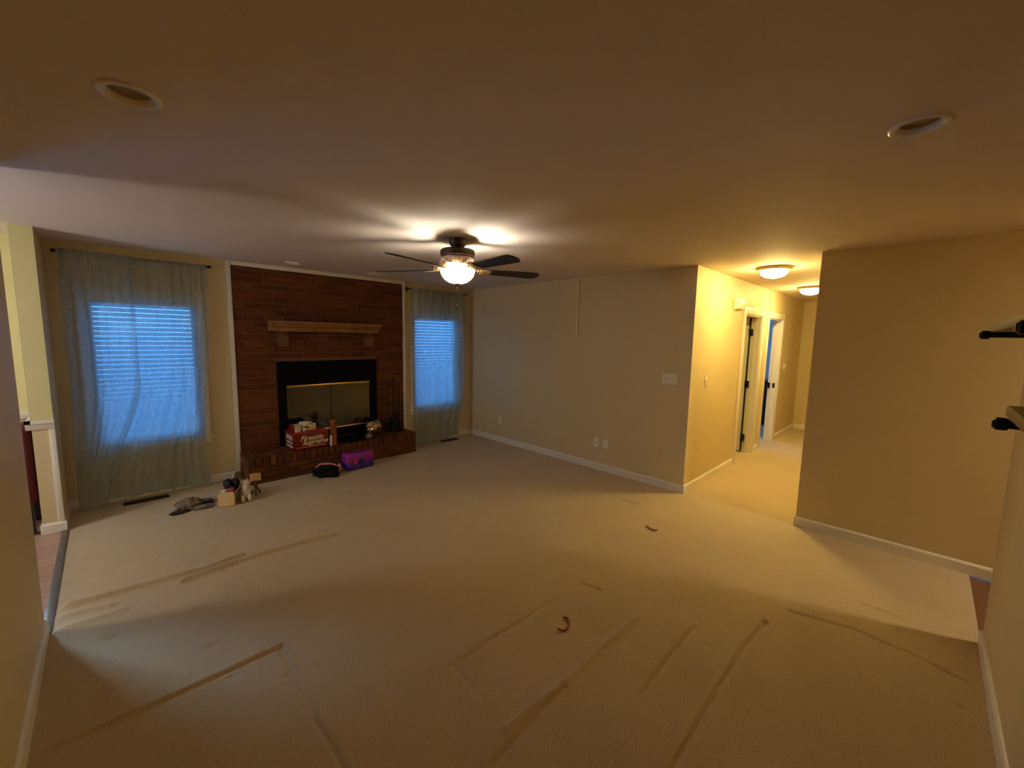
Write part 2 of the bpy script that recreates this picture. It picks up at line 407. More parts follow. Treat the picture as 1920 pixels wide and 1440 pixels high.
# bathroom and bedroom behind the hall doors
struct(bx('wall_bath_back', (W + T, 4.0, 0, 7.3, 4.1, H), 'wall'))
struct(bx('wall_bedroom_left', (7.3, HY1 + T, 0, 7.4, 5.1, H), 'bluewall'))
wall_with_holes_y('wall_bedroom_back', 'bluewall', 7.4, BX1 + T, 5.0, 5.15, H, [(8.1, 9.7, .6, 2.0)])
struct(bx('wall_bedroom_right', (BX1, HY1, 0, BX1 + T, 5.0, H), 'bluewall'))
# dining side and foyer
struct(bx('wall_dining_left', (-4.32, 1.5, 0, -4.2, D + .15, H), 'yellow'))
struct(bx('wall_dining_near', (-4.2, 1.5, 0, -T, 1.62, H), 'yellow'))
struct(bx('wall_foyer_left', (2.85, YS, 0, 2.97, -T, H), 'wall'))
struct(bx('wall_foyer_near', (2.97, YS - T, 0, W + T, YS, H), 'wall'))

# ceiling with four recessed holes
CANS = [(.447, 2.296), (2.44, .458), (1.887, 5.413), (2.84, 5.442)]
def ceiling():
    k = MB(); k.box(-4.4, YS - .2, H, BX1 + .3, D + .2, H + .16); o = k.build('ceiling', 'ceil', smooth=False)
    c = MB()
    for x, y in CANS: c.lathe([(0, -.05), (.062, -.05), (.062, .12), (0, .12)], (x, y, H), 40)
    co = c.build('cutter', 'ceil', smooth=False)
    md = o.modifiers.new('b', 'BOOLEAN'); md.object = co; md.operation = 'DIFFERENCE'; md.solver = 'EXACT'
    bpy.context.view_layer.update()
    dg = bpy.context.evaluated_depsgraph_get()
    me = bpy.data.meshes.new_from_object(o.evaluated_get(dg)); o.modifiers.clear(); o.data = me
    bpy.data.objects.remove(co)
    return struct(o)
ceiling()

# carpet: a fine grid, with the wrinkles and the dents left by furniture
RIDGES = [  # (points, height, half width)  positive: wrinkle, negative: dent
    ([(.07, 3.87), (.24, 3.85), (.49, 3.83), (.72, 3.80), (.95, 3.84)], .019, .024),
    ([(.60, 3.72), (.79, 3.74), (1.0, 3.75), (1.29, 3.745), (1.58, 3.70)], .019, .022),
    ([(.02, 3.74), (.08, 3.76), (.25, 3.71)], .010, .03), ([(.05, 3.62), (.3, 3.60)], .009, .03),
    ([(.03, 2.67), (.23, 2.66), (.4, 2.65), (.6, 2.645), (.90, 2.65)], -.014, .020),
    ([(.89, 2.65), (.89, 2.34), (.88, 2.04), (.89, 1.5)], -.0075, .016),
    ([(1.47, 1.92), (1.87, 1.91), (2.33, 1.89), (2.55, 1.88), (2.58, 1.76)], -.009, .018),
    ([(1.49, 1.92), (1.47, 1.70)], -.005, .014),
    ([(1.45, 1.48), (1.83, 1.46), (2.16, 1.46), (2.50, 1.44)], .008, .022),
    ([(1.30, 1.41), (1.56, 1.43), (1.80, 1.44)], -.008, .018),
    ([(1.2, .91), (1.81, .91), (2.21, .92), (2.66, .92), (3.05, .90)], -.0105, .017),
    ([(2.0, 1.16), (2.31, 1.17), (2.68, 1.17)], -.008, .02),
    ([(3.27, .82), (3.35, .52), (3.34, .29), (3.29, .08)], -.009, .02),
    ([(2.60, 2.20), (2.96, 2.24)], .008, .03), ([(3.71, .52), (3.70, .33)], -.009, .016),
    ([(4.08, 2.45), (4.10, 2.28), (4.32, 2.20)], .014, .025), ([(.3, 4.35), (1.0, 4.33)], .005, .05), ([(.2, 4.15), (.8, 4.12)], .005, .04)]
DENTS = [(.86, 2.42, .03), (.63, 2.90, .05), (.25, 3.35, .06), (3.03, .89, .03), (3.05, .10, .03), (3.52, .33, .03), (.66, 2.6, .03)]
import numpy as np
def carpet_height(X, Y):
    wob = .5 * np.sin(X * 23.1 + 1.3 * np.sin(Y * 17)) + .5 * np.sin(Y * 19.7 + 2 * np.sin(X * 13.3))
    Hh = np.zeros_like(X)
    for pts, a, w in RIDGES:
        if a < 0: a, w = a * 1.15, w * .66
        else: a *= 1.6
        best = np.full_like(X, 1e9)
        for (ax, ay), (bx_, by) in zip(pts, pts[1:]):
            dx, dy = bx_ - ax, by - ay
            t = np.clip(((X - ax) * dx + (Y - ay) * dy) / (dx * dx + dy * dy), 0, 1)
            best = np.minimum(best, np.hypot(X - ax - t * dx + .003 * wob, Y - ay - t * dy + .003 * wob))
        g = a * np.exp(-(best / w) ** 2)
        if a < 0: g = g - .14 * a * np.exp(-((best - 2.1 * w) / (1.1 * w)) ** 2)     # raised lips beside a dent
        Hh += g * (.88 + .2 * wob)
    for x0, y0, r in DENTS:
        Hh -= .012 * np.exp(-((X - x0) ** 2 + (Y - y0) ** 2) / (r * r * .35))
    Hh += .0016 * wob * np.sin(X * 3.1 + Y * 2.3)
    f = np.clip(np.minimum(np.minimum(X, Y), np.minimum(W - X, D - Y)) / .08, 0, 1)
    return Hh * f
def carpet():
    nx, ny = 620, 760
    X, Y = np.meshgrid(np.linspace(0, W, nx + 1), np.linspace(0, D, ny + 1))
    verts = np.stack([X, Y, carpet_height(X, Y)], -1).reshape(-1, 3).tolist()
    q = (np.arange(ny)[:, None] * (nx + 1) + np.arange(nx)[None, :]).reshape(-1)
    faces = np.stack([q, q + 1, q + nx + 2, q + nx + 1], -1).tolist()
    def quad(x0, y0, x1, y1):
        n = len(verts); verts.extend([(x0, y0, 0), (x1, y0, 0), (x1, y1, 0), (x0, y1, 0)]); faces.append((n, n + 1, n + 2, n + 3))
    quad(W, HY0 - T, HX1 + T, HY1); quad(W, HY1, BX1 + T, 5.1)
    # underside so the floor has thickness
    n = len(verts); verts.extend([(0, 0, -.06), (BX1, 0, -.06), (BX1, D, -.06), (0, D, -.06)]); faces.append((n + 3, n + 2, n + 1, n))
    me = bpy.data.meshes.new('floor'); me.from_pydata(verts, [], faces); me.materials.append(MAT['carpet'])
    for p in me.polygons: p.use_smooth = True
    o = bpy.data.objects.new('floor', me); COL.objects.link(o); struct(o)
carpet()
struct(bx('floor_dining', (-4.3, 1.5, -.06, 0, D + .1, -.004), 'hardwood'))
struct(bx('floor_foyer', (2.9, YS, -.06, W, 0, -.004), 'darkwood'))

# baseboards
def baseboard(name, segs):
    k = MB()
    for (x0, y0, x1, y1, nx, ny) in segs:      # run along the wall, normal (nx, ny) into the room
        t, h = .014, .088
        if nx: pts = [(x0, 0), (x0 + nx * t, 0), (x0 + nx * t, h - .016), (x0 + nx * t * .55, h - .004), (x0, h)]; k.prism(pts, 'y', min(y0, y1), max(y0, y1))
        else: pts = [(y0, 0), (y0 + ny * t, 0), (y0 + ny * t, h - .016), (y0 + ny * t * .55, h - .004), (y0, h)]; k.prism(pts, 'x', min(x0, x1), max(x0, x1))
    return struct(k.build(name, 'white', smooth=False))
baseboard('baseboard_right', [(W, HY1 - .014, W, D, -1, 0)])
baseboard('baseboard_right', [(W, YS, W, HY0, -1, 0)])
baseboard('baseboard_left', [(0, 0, 0, 3.61, 1, 0)])
baseboard('baseboard_left', [(0, 5.267, 0, D, 1, 0), (-.12, 5.267, .014, 5.267, 0, -1), (-.12, 5.267, -.12, D, -1, 0)])
baseboard('baseboard_near', [(0, 0, 3.73, 0, 0, 1)])
baseboard('baseboard_back', [(0, D, 1.325, D, 0, -1), (3.505, D, W, D, 0, -1)])
baseboard('baseboard_hall', [(W, HY1, 6.31, HY1, 0, -1), (7.24, HY1, 7.44, HY1, 0, -1), (8.42, HY1, HX1, HY1, 0, -1), (HX1, HY0, HX1, HY1, -1, 0), (W, HY0, HX1, HY0, 0, 1)])
baseboard('baseboard_dining', [(-4.2, D, -2.85, D, 0, -1), (-.65, D, -.12, D, 0, -1)])
# white boards framing the brick, pier trim, chair rail
struct(bx('trim_1', (1.327, D - .022, 0, 1.367, D, H), 'white', bev=.003))
struct(bx('trim_2', (3.457, D - .022, .289, 3.50, D, H), 'white', bev=.003))
struct(bx('trim_3', (1.367, D - .022, H - .045, 3.457, D, H), 'white', bev=.003))
k = MB()
k.prism([(5.267, .865), (5.255, .868), (5.243, .90), (5.243, .915), (5.228, .918), (5.228, .942), (5.267, .942)], 'x', -.150, .004)
k.box(-.150, 5.228, .918, -.12, D, .942)
struct(k.build('trim_4', 'white', smooth=False))
struct(bx('trim_5', (-.032, 5.256, .088, .004, 5.267, .865), 'white', bev=.002))
struct(bx('trim_6', (-.02, 3.61, -.006, .022, 5.255, .008), 'metalstrip', bev=.004))
struct(bx('trim_7', (-.65, D - .02, .885, -.12, D, .945), 'white', bev=.006))

# ------------------------------------------------------------------ windows, blinds, curtains
def window(n, x0, x1, z0, z1, double=True):
    t = bpy.data.objects.new('window_%d' % n, None); COL.objects.link(t); t.location = ((x0 + x1) / 2, D, z0); struct(t)
    k = MB(); c = .06
    k.box(x0 - c, D - .018, z0, x0, D, z1 + c, bev=.003); k.box(x1, D - .018, z0, x1 + c, D, z1 + c, bev=.003); k.box(x0, D - .018, z1, x1, D, z1 + c, bev=.003)
    k.build('casing', 'white', t)
    if z0 > .2:
        bx('sill', (x0 - c - .03, D - .04, z0 - .022, x1 + c + .03, D + .03, z0), 'white', t, bev=.004)
        bx('apron', (x0 - c, D - .014, z0 - .075, x1 + c, D, z0 - .022), 'white', t, bev=.003)
    k = MB(); y0, y1 = D + .08, D + .12; f = .045
    k.box(x0, y0, z0, x0 + f, y1, z1); k.box(x1 - f, y0, z0, x1, y1, z1); k.box(x0, y0, z0, x1, y1, z0 + f); k.box(x0, y0, z1 - f, x1, y1, z1)
    if not double: k.box((x0 + x1) / 2 - .03, y0 - .01, z0, (x0 + x1) / 2 + .03, y1, z1)
    k.build('sash', 'white', t, smooth=False)
    bx('pane', (x0 + f, D + .098, z0 + f, x1 - f, D + .102, z1 - f), 'glass', t)
for i, w in enumerate(WIN): window(i + 1, *w, double=i < 2)
k = MB()
for b in ((8.1, 5.0, .6, 8.15, 5.1, 2.0), (9.65, 5.0, .6, 9.7, 5.1, 2.0), (8.1, 5.0, .6, 9.7, 5.1, .65), (8.1, 5.0, 1.95, 9.7, 5.1, 2.0)): k.box(*b)
struct(k.build('window_4', 'white', smooth=False))

def blind(x0, x1, z0, z1, label):
    t = thing('window_blind', label, 'blind', ((x0 + x1) / 2, D + .035, z0), group='white slat blinds behind the curtains')
    bx('headrail', (x0 + .006, D + .005, z1 - .045, x1 - .006, D + .06, z1 - .002), 'white', t, bev=.004)
    bx('bottom_rail', (x0 + .01, D + .012, z0 + .004, x1 - .01, D + .058, z0 + .024), 'white', t, bev=.004)
    k = MB(); n = 30; a = math.radians(56)
    for i in range(n):
        z = z0 + .05 + (z1 - z0 - .11) * i / (n - 1)
        m = Matrix.Translation(((x0 + x1) / 2, D + .035, z)) @ Matrix.Rotation(a, 4, 'X')
        k.box(-(x1 - x0) / 2 + .01, -.024, -.0012, (x1 - x0) / 2 - .01, .024, .0012, mtx=m)
    k.build('slats', 'blind', t, smooth=False)
    for xx in (x0 + .14, x1 - .14): 
        k = MB(); k.tube([(xx, D + .012, z0 + .02), (xx, D + .012, z1 - .04)], .0015, 6); k.build('lift_cord', 'cord', t)
blind(*WIN[0], 'white slat blind in the window left of the fireplace')
blind(*WIN[1], 'white slat blind in the window right of the fireplace')

def rod(x0, x1, z, y, label):
    t = thing('curtain_rod', label, 'curtain rod', ((x0 + x1) / 2, y, z), group='dark curtain rods')
    k = MB(); k.tube([(x0, y, z), (x1, y, z)], .008, 12); k.build('pole', 'black', t)
    for xx, d in ((x0, -1), (x1, 1)):
        k = MB(); k.lathe([(0, -.018), (.010, -.016), (.013, 0), (.018, .012), (.008, .022), (0, .024)], (0, 0, 0), 16, Matrix.Translation((xx, y, z)) @ Matrix.Rotation(d * math.pi / 2, 4, 'Y'))
        k.build('finial', 'black', t)
        k = MB(); k.tube([(xx - d * .035, y, z - .01), (xx - d * .035, D, z - .01)], .006, 8); k.box(xx - d * .035 - .012, D - .006, z - .04, xx - d * .035 + .012, D, z + .02)
        k.build('bracket', 'black', t)
rod(.075, 1.17, 2.342, D - .038, 'dark curtain rod above the large left window')
rod(3.505, 4.60, 2.342, D - .038, 'dark curtain rod above the right window by the corner')

def sheer(name, xl, xr, z0f, z1, y, folds, label, seed):
    """xl(z), xr(z): side edges; folds: list of (u, amplitude, width, slant)"""
    k = MB()
    def fn(u, v):
        z0 = z0f(u); z = z0 + (z1 - z0) * v
        x = xl(z) + (xr(z) - xl(z)) * u
        q = 1 - v; yy = 0
        for (uc, a, w, s) in folds:
            d = (u - uc - s * q) / (w * .75)
            yy += 1.7 * a * math.exp(-d * d) * (.55 + .6 * q)
        yy += .010 * math.sin(u * 40 + seed + 2 * math.sin(u * 9)) * (.6 + .4 * v) + .012 * mnoise.noise(Vector((x * 5, z * 2.2, seed)))
        yy += .003 * mnoise.noise(Vector((x * 22, z * 16, seed)))
        yy += -.012 * q * math.sin(u * 6 + seed)
        return (x, y - yy, z)
    k.grid(fn, 150, 150)
    o = k.build(name, 'sheer', smooth=True, angle=180)
    return tag(o, label, 'curtain', 'grey green sheer curtains')
yc = D - .094
def sm(a, b, t): t = min(1, max(0, (t - a) / (b - a))); return t * t * (3 - 2 * t)
sheer('sheer_curtain', lambda z: .088 - .02 * sm(1.5, 0, z), lambda z: .56 - .30 * sm(1.2, .02, z), lambda u: .012 + .02 * u, 2.352, yc - .040,
      [(.42, .03, .05, .02), (.30, .022, .04, .05), (.78, .02, .06, .1), (.12, .018, .05, -.03), (.95, .03, .05, 0)],
      'left half of the sheer curtain pair, its edge swept back near the carpet', 1.3)
sheer('sheer_curtain', lambda z: .53 - .28 * sm(1.3, .05, z), lambda z: 1.145 - .10 * sm(1.9, .3, z) + .02 * sm(.4, 0, z), lambda u: .05 - .03 * u, 2.352, yc + .034,
      [(.34, .018, .05, -.05), (.52, .024, .032, -.08), (.64, .026, .028, -.03), (.74, .022, .032, .06), (.9, .03, .04, -.02), (.12, .02, .06, .1)],
      'right half of the sheer curtain pair, hanging beside the brick', 4.1)
sheer('sheer_curtain', lambda z: 3.545 + .05 * sm(1.6, .1, z), lambda z: 4.56 - .12 * sm(.9, .0, z), lambda u: .006 + .05 * u * u, 2.352, yc + .01,
      [(.10, .02, .03, 0), (.22, .035, .03, -.05), (.36, .03, .03, -.12), (.50, .035, .028, -.1), (.62, .03, .028, .02), (.74, .03, .03, .05), (.9, .035, .04, .03)],
      'single sheer curtain over the right window by the room corner', 7.7)

# ------------------------------------------------------------------ fireplace
fp = thing('fireplace', 'dark red brick fireplace wall with raised hearth and black firebox', 'fireplace', (2.4, D, 0))
def brick_face():
    k = MB(); x0, x1 = 1.367, 3.457; zt = H - .045
    k.mi = 1
    # mortar bed around the firebox hole
    fx0, fx1, fz1 = FB[0], FB[1], FB[3]
    yb = D - .010
    for b in ((x0, yb, 0, fx0, D, zt), (fx1, yb, 0, x1, D, zt), (fx0, yb, fz1, fx1, D, zt)): k.box(*b)
    k.mi = 0
    ch, bl, g = .0717, .204, .009; n = int(zt / ch) + 1
    for j in range(n):
        z0 = j * ch; z1 = min(z0 + ch - g, zt)
        if z1 - z0 < .01: continue
        x = x0 - (bl / 2 if j % 2 else 0)
        while x < x1:
            a, b = max(x, x0), min(x + bl - g, x1); x += bl
            spans = [(a, b)]
            if z0 < fz1 - .02 and z1 > 0:
                sp = []
                for p, q in spans:
                    if q <= fx0 or p >= fx1: sp.append((p, q))
                    else:
                        if p < fx0: sp.append((p, fx0))
                        if q > fx1: sp.append((fx1, q))
                spans = sp
            for p, q in spans:
                if q - p > .012:
                    o = random.uniform(-.001, .0015)
                    k.box(p, D - .0135 - o, z0, q, D - .004, z1, bev=.0022, seg=1)
    k.build('brick_face', ['brick', 'mortar'], fp, smooth=False)
brick_face()
HZ = .289; HYF = 5.425; HX0, HXE = 1.352, 3.428
def hearth():
    k = MB(); k.mi = 1
    k.box(HX0 + .008, HYF + .010, 0, HXE - .008, D - .001, HZ - .006)
    k.mi = 0; g = .010
    nb = 29; bw = (HXE - HX0) / nb
    for i in range(nb):                       # rowlock course on top
        a = HX0 + i * bw; jx = random.uniform(-.002, .002)
        k.box(a + g / 2, HYF - .008 + jx, HZ - .098, a + bw - g / 2, HYF + .195, HZ, bev=.004, seg=2)
        k.box(a + g / 2, HYF + .205, HZ - .05, a + bw - g / 2, D - .012, HZ + random.uniform(-.001, .001), bev=.004, seg=1)
    for j in range(3):                        # stretcher courses on the front and sides
        z0 = j * .063 + .001; z1 = z0 + .054
        bl = .205; x = HX0 - (bl / 2 if j % 2 else 0)
        while x < HXE:
            a, b = max(x, HX0), min(x + bl - g, HXE); x += bl
            if b - a > .015: k.box(a, HYF, z0, b, HYF + .09, z1, bev=.003, seg=1)
        y = HYF + .1 - (.1 if j % 2 else 0)
        while y < D - .02:
            a, b = max(y, HYF + .1), min(y + .19, D - .002); y += .2
            if b - a > .015:
                k.box(HX0, a, z0, HX0 + .09, b, z1, bev=.003, seg=1); k.box(HXE - .09, a, z0, HXE, b, z1, bev=.003, seg=1)
    k.build('hearth', ['brick', 'mortar'], fp, smooth=False)
hearth()
k = MB()                                      # stepped mantel shelf
md = [(0, 0), (-.110, 0), (-.110, .020), (-.132, .020), (-.132, .040), (-.140, .046), (-.158, .060), (-.172, .064), (-.172, .080), (-.198, .084), (-.205, .090), (-.205, .118), (0, .118)]
k.prism([(D - .012 + a, 1.685 + b) for a, b in md], 'x', 1.70, 3.03)
k.build('mantel_shelf', 'mantel', fp, smooth=False)
for xx in (1.785, 2.85):
    k = MB(); k.mi = 1; k.box(xx + .003, D - .106, 1.508, xx + .107, D - .012, 1.685); k.mi = 0
    for j in range(3): k.box(xx, D - .11 + .012 * (2 - j), 1.505 + j * .06, xx + .11, D - .012, 1.555 + j * .06, bev=.003)
    k.build('corbel', ['brick', 'mortar'], fp, smooth=False)
k = MB()                                      # black steel surround
ys0, ys1 = D - .030, D - .002
gx0, gx1, gz0, gz1 = 1.868, 2.922, .425, 1.03
for b in ((FB[0], ys0, HZ, gx0, ys1, FB[3]), (gx1, ys0, HZ, FB[1], ys1, FB[3]), (gx0, ys0, gz1, gx1, ys1, FB[3]), (gx0, ys0, HZ, gx1, ys1, gz0)): k.box(*b)
for i in range(4): k.box(1.92, ys0 - .003, 1.14 + i * .03, 2.87, ys0, 1.152 + i * .03)
k.build('surround', 'matteblack', fp, smooth=False)
k = MB()                                      # firebox
k.box(1.87, D + .5, 0, 2.92, D + .55, 1.05); k.box(1.80, D, 0, 1.87, D + .55, 1.05); k.box(2.92, D, 0, 2.99, D + .55, 1.05)
k.box(1.80, D, 1.05, 2.99, D + .55, 1.10); k.box(1.87, D + .001, 0, 2.92, D + .55, .40)
for i in range(7): k.tube([(2.1 + i * .1, D + .12, .44), (2.1 + i * .1, D + .40, .44)], .008, 6)
k.tube([(2.06, D + .15, .44), (2.74, D + .15, .44)], .008, 6); k.tube([(2.06, D + .38, .44), (2.74, D + .38, .44)], .008, 6)
k.build('firebox', 'soot', fp, smooth=False)
for a, b in ((gx0, (gx0 + gx1) / 2 - .003), ((gx0 + gx1) / 2 + .003, gx1)):
    bx('glass_door', (a, D - .022, gz0 + .02, b, D - .016, gz1 - .022), 'fireglass', fp)
for z in (gz1 - .024, gz0):
    bx('brass_rail', (gx0, D - .040, z, gx1, D - .014, z + .024), 'brass', fp, bev=.004)

# ------------------------------------------------------------------ ceiling fan
fan = thing('ceiling_fan', 'dark bronze five blade ceiling fan with a lit glass bowl', 'ceiling fan', (FAN[0], FAN[1], H))
k = MB(); k.lathe([(0, 0), (.068, 0), (.068, -.035), (.060, -.05), (.045, -.072), (.045, -.088)], (*FAN, H), 36); k.build('canopy', 'bronze', fan)
k = MB(); k.lathe([(.045, -.086), (.13, -.088), (.138, -.096), (.140, -.118), (.136, -.135), (.128, -.142), (.128, -.150), (0, -.150)], (*FAN, H), 48); k.build('motor_housing', 'bronze', fan)
k = MB(); k.lathe([(.126, -.150), (.124, -.162), (.112, -.185), (.098, -.200), (0, -.200)], (*FAN, H), 48)
for i in range(36):
    a = 2 * math.pi * i / 36; c, s = math.cos(a), math.sin(a)
    k.tube([(FAN[0] + .127 * c, FAN[1] + .127 * s, H - .158), (FAN[0] + .115 * c, FAN[1] + .115 * s, H - .187)], .004, 6)
k.build('vent_ring', 'antique', fan)
k = MB(); k.lathe([(.09, -.198), (.085, -.204), (.07, -.210), (.0, -.210)], (*FAN, H), 40)
k.build('switch_housing', 'antique', fan)
BZ = 2.200
for i in range(5):
    a = math.radians(-22 + 72 * i)
    mt = Matrix.Translation((*FAN, BZ)) @ Matrix.Rotation(a, 4, 'Z') @ Matrix.Rotation(math.radians(-12), 4, 'X')
    k = MB(); out = []
    for j in range(21):
        u = j / 20; x = .235 + (.72 - .235) * u
        w = .052 + .016 * u
        if u > .9: w *= math.sqrt(max(0, 1 - ((u - .9) / .1) ** 2)) * .6 + .4
        if u < .06: w *= .7 + .3 * u / .06
        out.append((x, w))
    top = [(x, w) for x, w in out] + [(x, -w) for x, w in reversed(out)]
    A = [k.bm.verts.new(mt @ Vector((x, y, .004))) for x, y in top]; B = [k.bm.verts.new(mt @ Vector((x, y, -.004))) for x, y in top]
    k.bm.faces.new(A); k.bm.faces.new(B[::-1]); n = len(top)
    for j in range(n): k.bm.faces.new((A[j], B[j], B[(j + 1) % n], A[(j + 1) % n]))
    bl = k.build('blade', 'blade', fan, smooth=False)
    k = MB(); m2 = Matrix.Translation((*FAN, BZ)) @ Matrix.Rotation(a, 4, 'Z')
    k.box(.07, -.026, .020, .19, .026, .040, bev=.004, mtx=m2)
    k.box(.170, -.016, -.008, .200, .016, .040, mtx=m2); k.box(.19, -.045, -.012, .28, .045, -.004, bev=.003, mtx=m2 @ Matrix.Rotation(math.radians(-12), 4, 'X'))
    k.build('blade_arm', 'antique', bl)
k = MB()                                      # open glass bowl
prof = [(.156, 2.220), (.158, 2.214), (.150, 2.204), (.144, 2.196), (.138, 2.178), (.125, 2.146), (.105, 2.120), (.075, 2.100), (.04, 2.090), (0.0, 2.087)]
inn = [(max(0, r - .004), z + .004) for r, z in prof][::-1]
k.lathe(prof + inn[:-1] + [(.152, 2.220), (.156, 2.220)], (*FAN, 0), 56); k.build('bowl', 'bowl', fan, angle=60)
k = MB(); k.lathe([(0, 2.065), (.008, 2.07), (.012, 2.078), (.024, 2.084), (.02, 2.090), (.006, 2.092), (.006, 2.24), (0, 2.24)], (*FAN, 0), 20); k.build('finial', 'bronze', fan)
k = MB(); z = 2.068
while z > 1.925:
    k.blob((FAN[0], FAN[1], z), (.0016, .0016, .0022), amp=0, sub=1); z -= .0045
k.lathe([(0, -.018), (.004, -.014), (.004, -.002), (0, 0)], (FAN[0], FAN[1], 1.925), 10)
k.build('pull_chain', 'antique', fan)

# ------------------------------------------------------------------ hall ceiling lights
hl = thing('flush_ceiling_light', 'lit flush ceiling light at the mouth of the hallway', 'ceiling light', (5.36, 1.575, H), group='lit hallway ceiling lights')
k = MB(); k.lathe([(0, 0), (.165, 0), (.168, -.012), (.158, -.022), (.150, -.03), (.128, -.034), (0, -.034)], (0, 0, 0), 48); k.build('pan', 'tan_pan', hl, local=True)
k = MB(); k.lathe([(.128, -.034), (.124, -.055), (.108, -.078), (.08, -.096), (.04, -.106), (0, -.109)], (0, 0, 0), 48); k.build('dome', 'dome', hl, local=True, angle=60)
k = MB(); k.lathe([(0, -.124), (.007, -.12), (.009, -.112), (.004, -.108), (0, -.107)], (0, 0, 0), 14); k.build('finial', 'tan_pan', hl, local=True)
dup(hl, (7.40, 1.60, H), 'second lit flush ceiling light, deeper in the hallway')

# recessed lights (off)
RL = ['unlit recessed ceiling light at the upper left', 'unlit recessed ceiling light at the upper right', 'left small recessed ceiling light in front of the brick', 'right small recessed ceiling light near the fan blade']
rc = thing('recessed_light', RL[0], 'ceiling light', (CANS[0][0], CANS[0][1], H), group='unlit recessed ceiling lights')
k = MB(); k.lathe([(.084, 0), (.084, -.006), (.078, -.010), (.066, -.008), (.058, .0), (.055, .01), (.0605, .012), (.0605, 0), (.084, 0)], (0, 0, 0), 40); k.build('trim_ring', 'white', rc, local=True)
k = MB(); k.lathe([(.0605, .0), (.057, .012), (.052, .022), (0, .024)], (0, 0, 0), 40); rb = k.build('baffle', 'baffle', rc, local=True)
k = MB(); k.lathe([(0, .010), (.018, .011), (.034, .016), (.040, .0225), (0, .0235)], (0, 0, 0), 28); k.build('bulb', 'bulb', rb, local=True)
for (x, y), lb in zip(CANS[1:], RL[1:]): dup(rc, (x, y, H), lb)

# ------------------------------------------------------------------ doors of the hall
def casing(n, x0, x1):
    k = MB(); c = .09; y = HY1
    k.box(x0 - c, y - .018, 0, x0, y, DH + c, bev=.004); k.box(x1, y - .018, 0, x1 + c, y, DH + c, bev=.004); k.box(x0, y - .018, DH, x1, y, DH + c, bev=.004)
    k.box(x0, y - .002, 0, x0 + .016, y + T + .002, DH); k.box(x1 - .016, y - .002, 0, x1, y + T + .002, DH); k.box(x0, y - .002, DH - .016, x1, y + T + .002, DH)
    k.box(x1 - .028, y + .055, 0, x1 - .016, y + .085, DH - .016); k.box(x0 + .016, y + .055, 0, x0 + .028, y + .085, DH - .016)
    return struct(k.build('trim_%d' % n, 'white'))
casing(8, *D1); casing(9, *D2)
door = bpy.data.objects.new('door_1', None); COL.objects.link(door); door.location = (7.125, HY1 + T, 0); struct(door)
k = MB(); k.box(7.098, HY1 + T + .014, .015, 7.132, HY1 + T + .74, DH - .02, bev=.002)
for z0, z1 in ((.2, .95), (1.1, 1.85)): k.box(7.093, HY1 + T + .12, z0, 7.099, HY1 + T + .62, z1, bev=.002)
k.build('leaf', 'white', door)
for z in (.224, 1.037, 1.80):
    k = MB(); k.box(7.085, HY1 + T - .033, z - .05, 7.1335, HY1 + T + .013, z + .05, bev=.004); k.tube([(7.083, HY1 + T + .006, z - .052), (7.083, HY1 + T + .006, z + .052)], .008, 10)
    k.build('hinge', 'black', door)
k = MB(); k.box(7.090, HY1 + T + .0, .02, 7.136, HY1 + T + .012, DH - .02)
k.build('hinge_gap_shade', 'black', door, smooth=False)  # black strip standing in for the dark gap between jamb and door
st = MB(); st.box(8.308, HY1 + .02, .90, 8.3145, HY1 + .055, .98); st.box(8.300, HY1 + .086, .89, 8.3145, HY1 + .118, .985)
struct(st.build('door_2', 'black', smooth=False))

# ------------------------------------------------------------------ wall plates
def plate(kind, label, cat, pos, normal, w, h, group, gangs=1):
    """normal: '-x' plate on a wall facing -x, '-y' facing -y"""
    rz = math.pi / 2 * (-1 if normal == '-x' else 0)
    t = thing(kind, label, cat, pos, rz, group)       # local: x along wall, -y into the room
    k = MB(); k.box(-w / 2, -.007, -h / 2, w / 2, 0, h / 2, bev=.003); t_ = k.build('cover', 'plate', t, local=True)
    for g in range(gangs):
        xx = (g - (gangs - 1) / 2) * .046
        if kind == 'light_switch':
            k = MB(); k.box(xx - .005, -.018, -.004, xx + .005, -.006, .012, bev=.002); k.build('toggle', 'plate', t_, local=True)
            k = MB(); k.box(xx - .008, -.0078, -.014, xx + .008, -.0068, .016); k.build('toggle_slot', 'cream', t_, local=True, smooth=False)
        elif kind == 'wall_outlet':
            for zz in (-.02, .02):
                k = MB(); k.lathe([(0, 0), (.0165, 0), (.017, .002), (0, .003)], (0, 0, 0), 20, Matrix.Translation((xx, -.0065, zz)) @ Matrix.Rotation(math.pi / 2, 4, 'X')); k.mi = 1
                for dx in (-.006, .006): k.box(xx + dx - .001, -.0101, zz - .004, xx + dx + .001, -.0093, .005 + zz)
                k.build('socket', ['plate', 'plate_dark'], t_, local=True)
        elif kind == 'cable_jack':
            k = MB(); k.lathe([(0, 0), (.0075, 0), (.0075, .003), (.005, .004), (.005, .011), (0, .011)], (0, 0, 0), 14, Matrix.Translation((xx, -.0065, 0)) @ Matrix.Rotation(math.pi / 2, 4, 'X')); k.build('jack', 'plate_dark', t_, local=True)
    return t
plate('light_switch', 'wide white three switch plate on the tan wall near the hallway corner', 'light switch', (W, 2.337, 1.243), '-x', .165, .118, 'light switches', 3)
plate('wall_outlet', 'small outlet low on the tan wall nearest the right window', 'outlet', (W, 5.064, .355), '-x', .07, .115, 'low wall outlets')
plate('cable_jack', 'left plate of the low pair on the tan wall, with a dark jack', 'cable jack', (W, 3.248, .353), '-x', .07, .115, None)
plate('wall_outlet', 'right plate of the low pair on the tan wall', 'outlet', (W, 3.110, .353), '-x', .07, .115, 'low wall outlets')
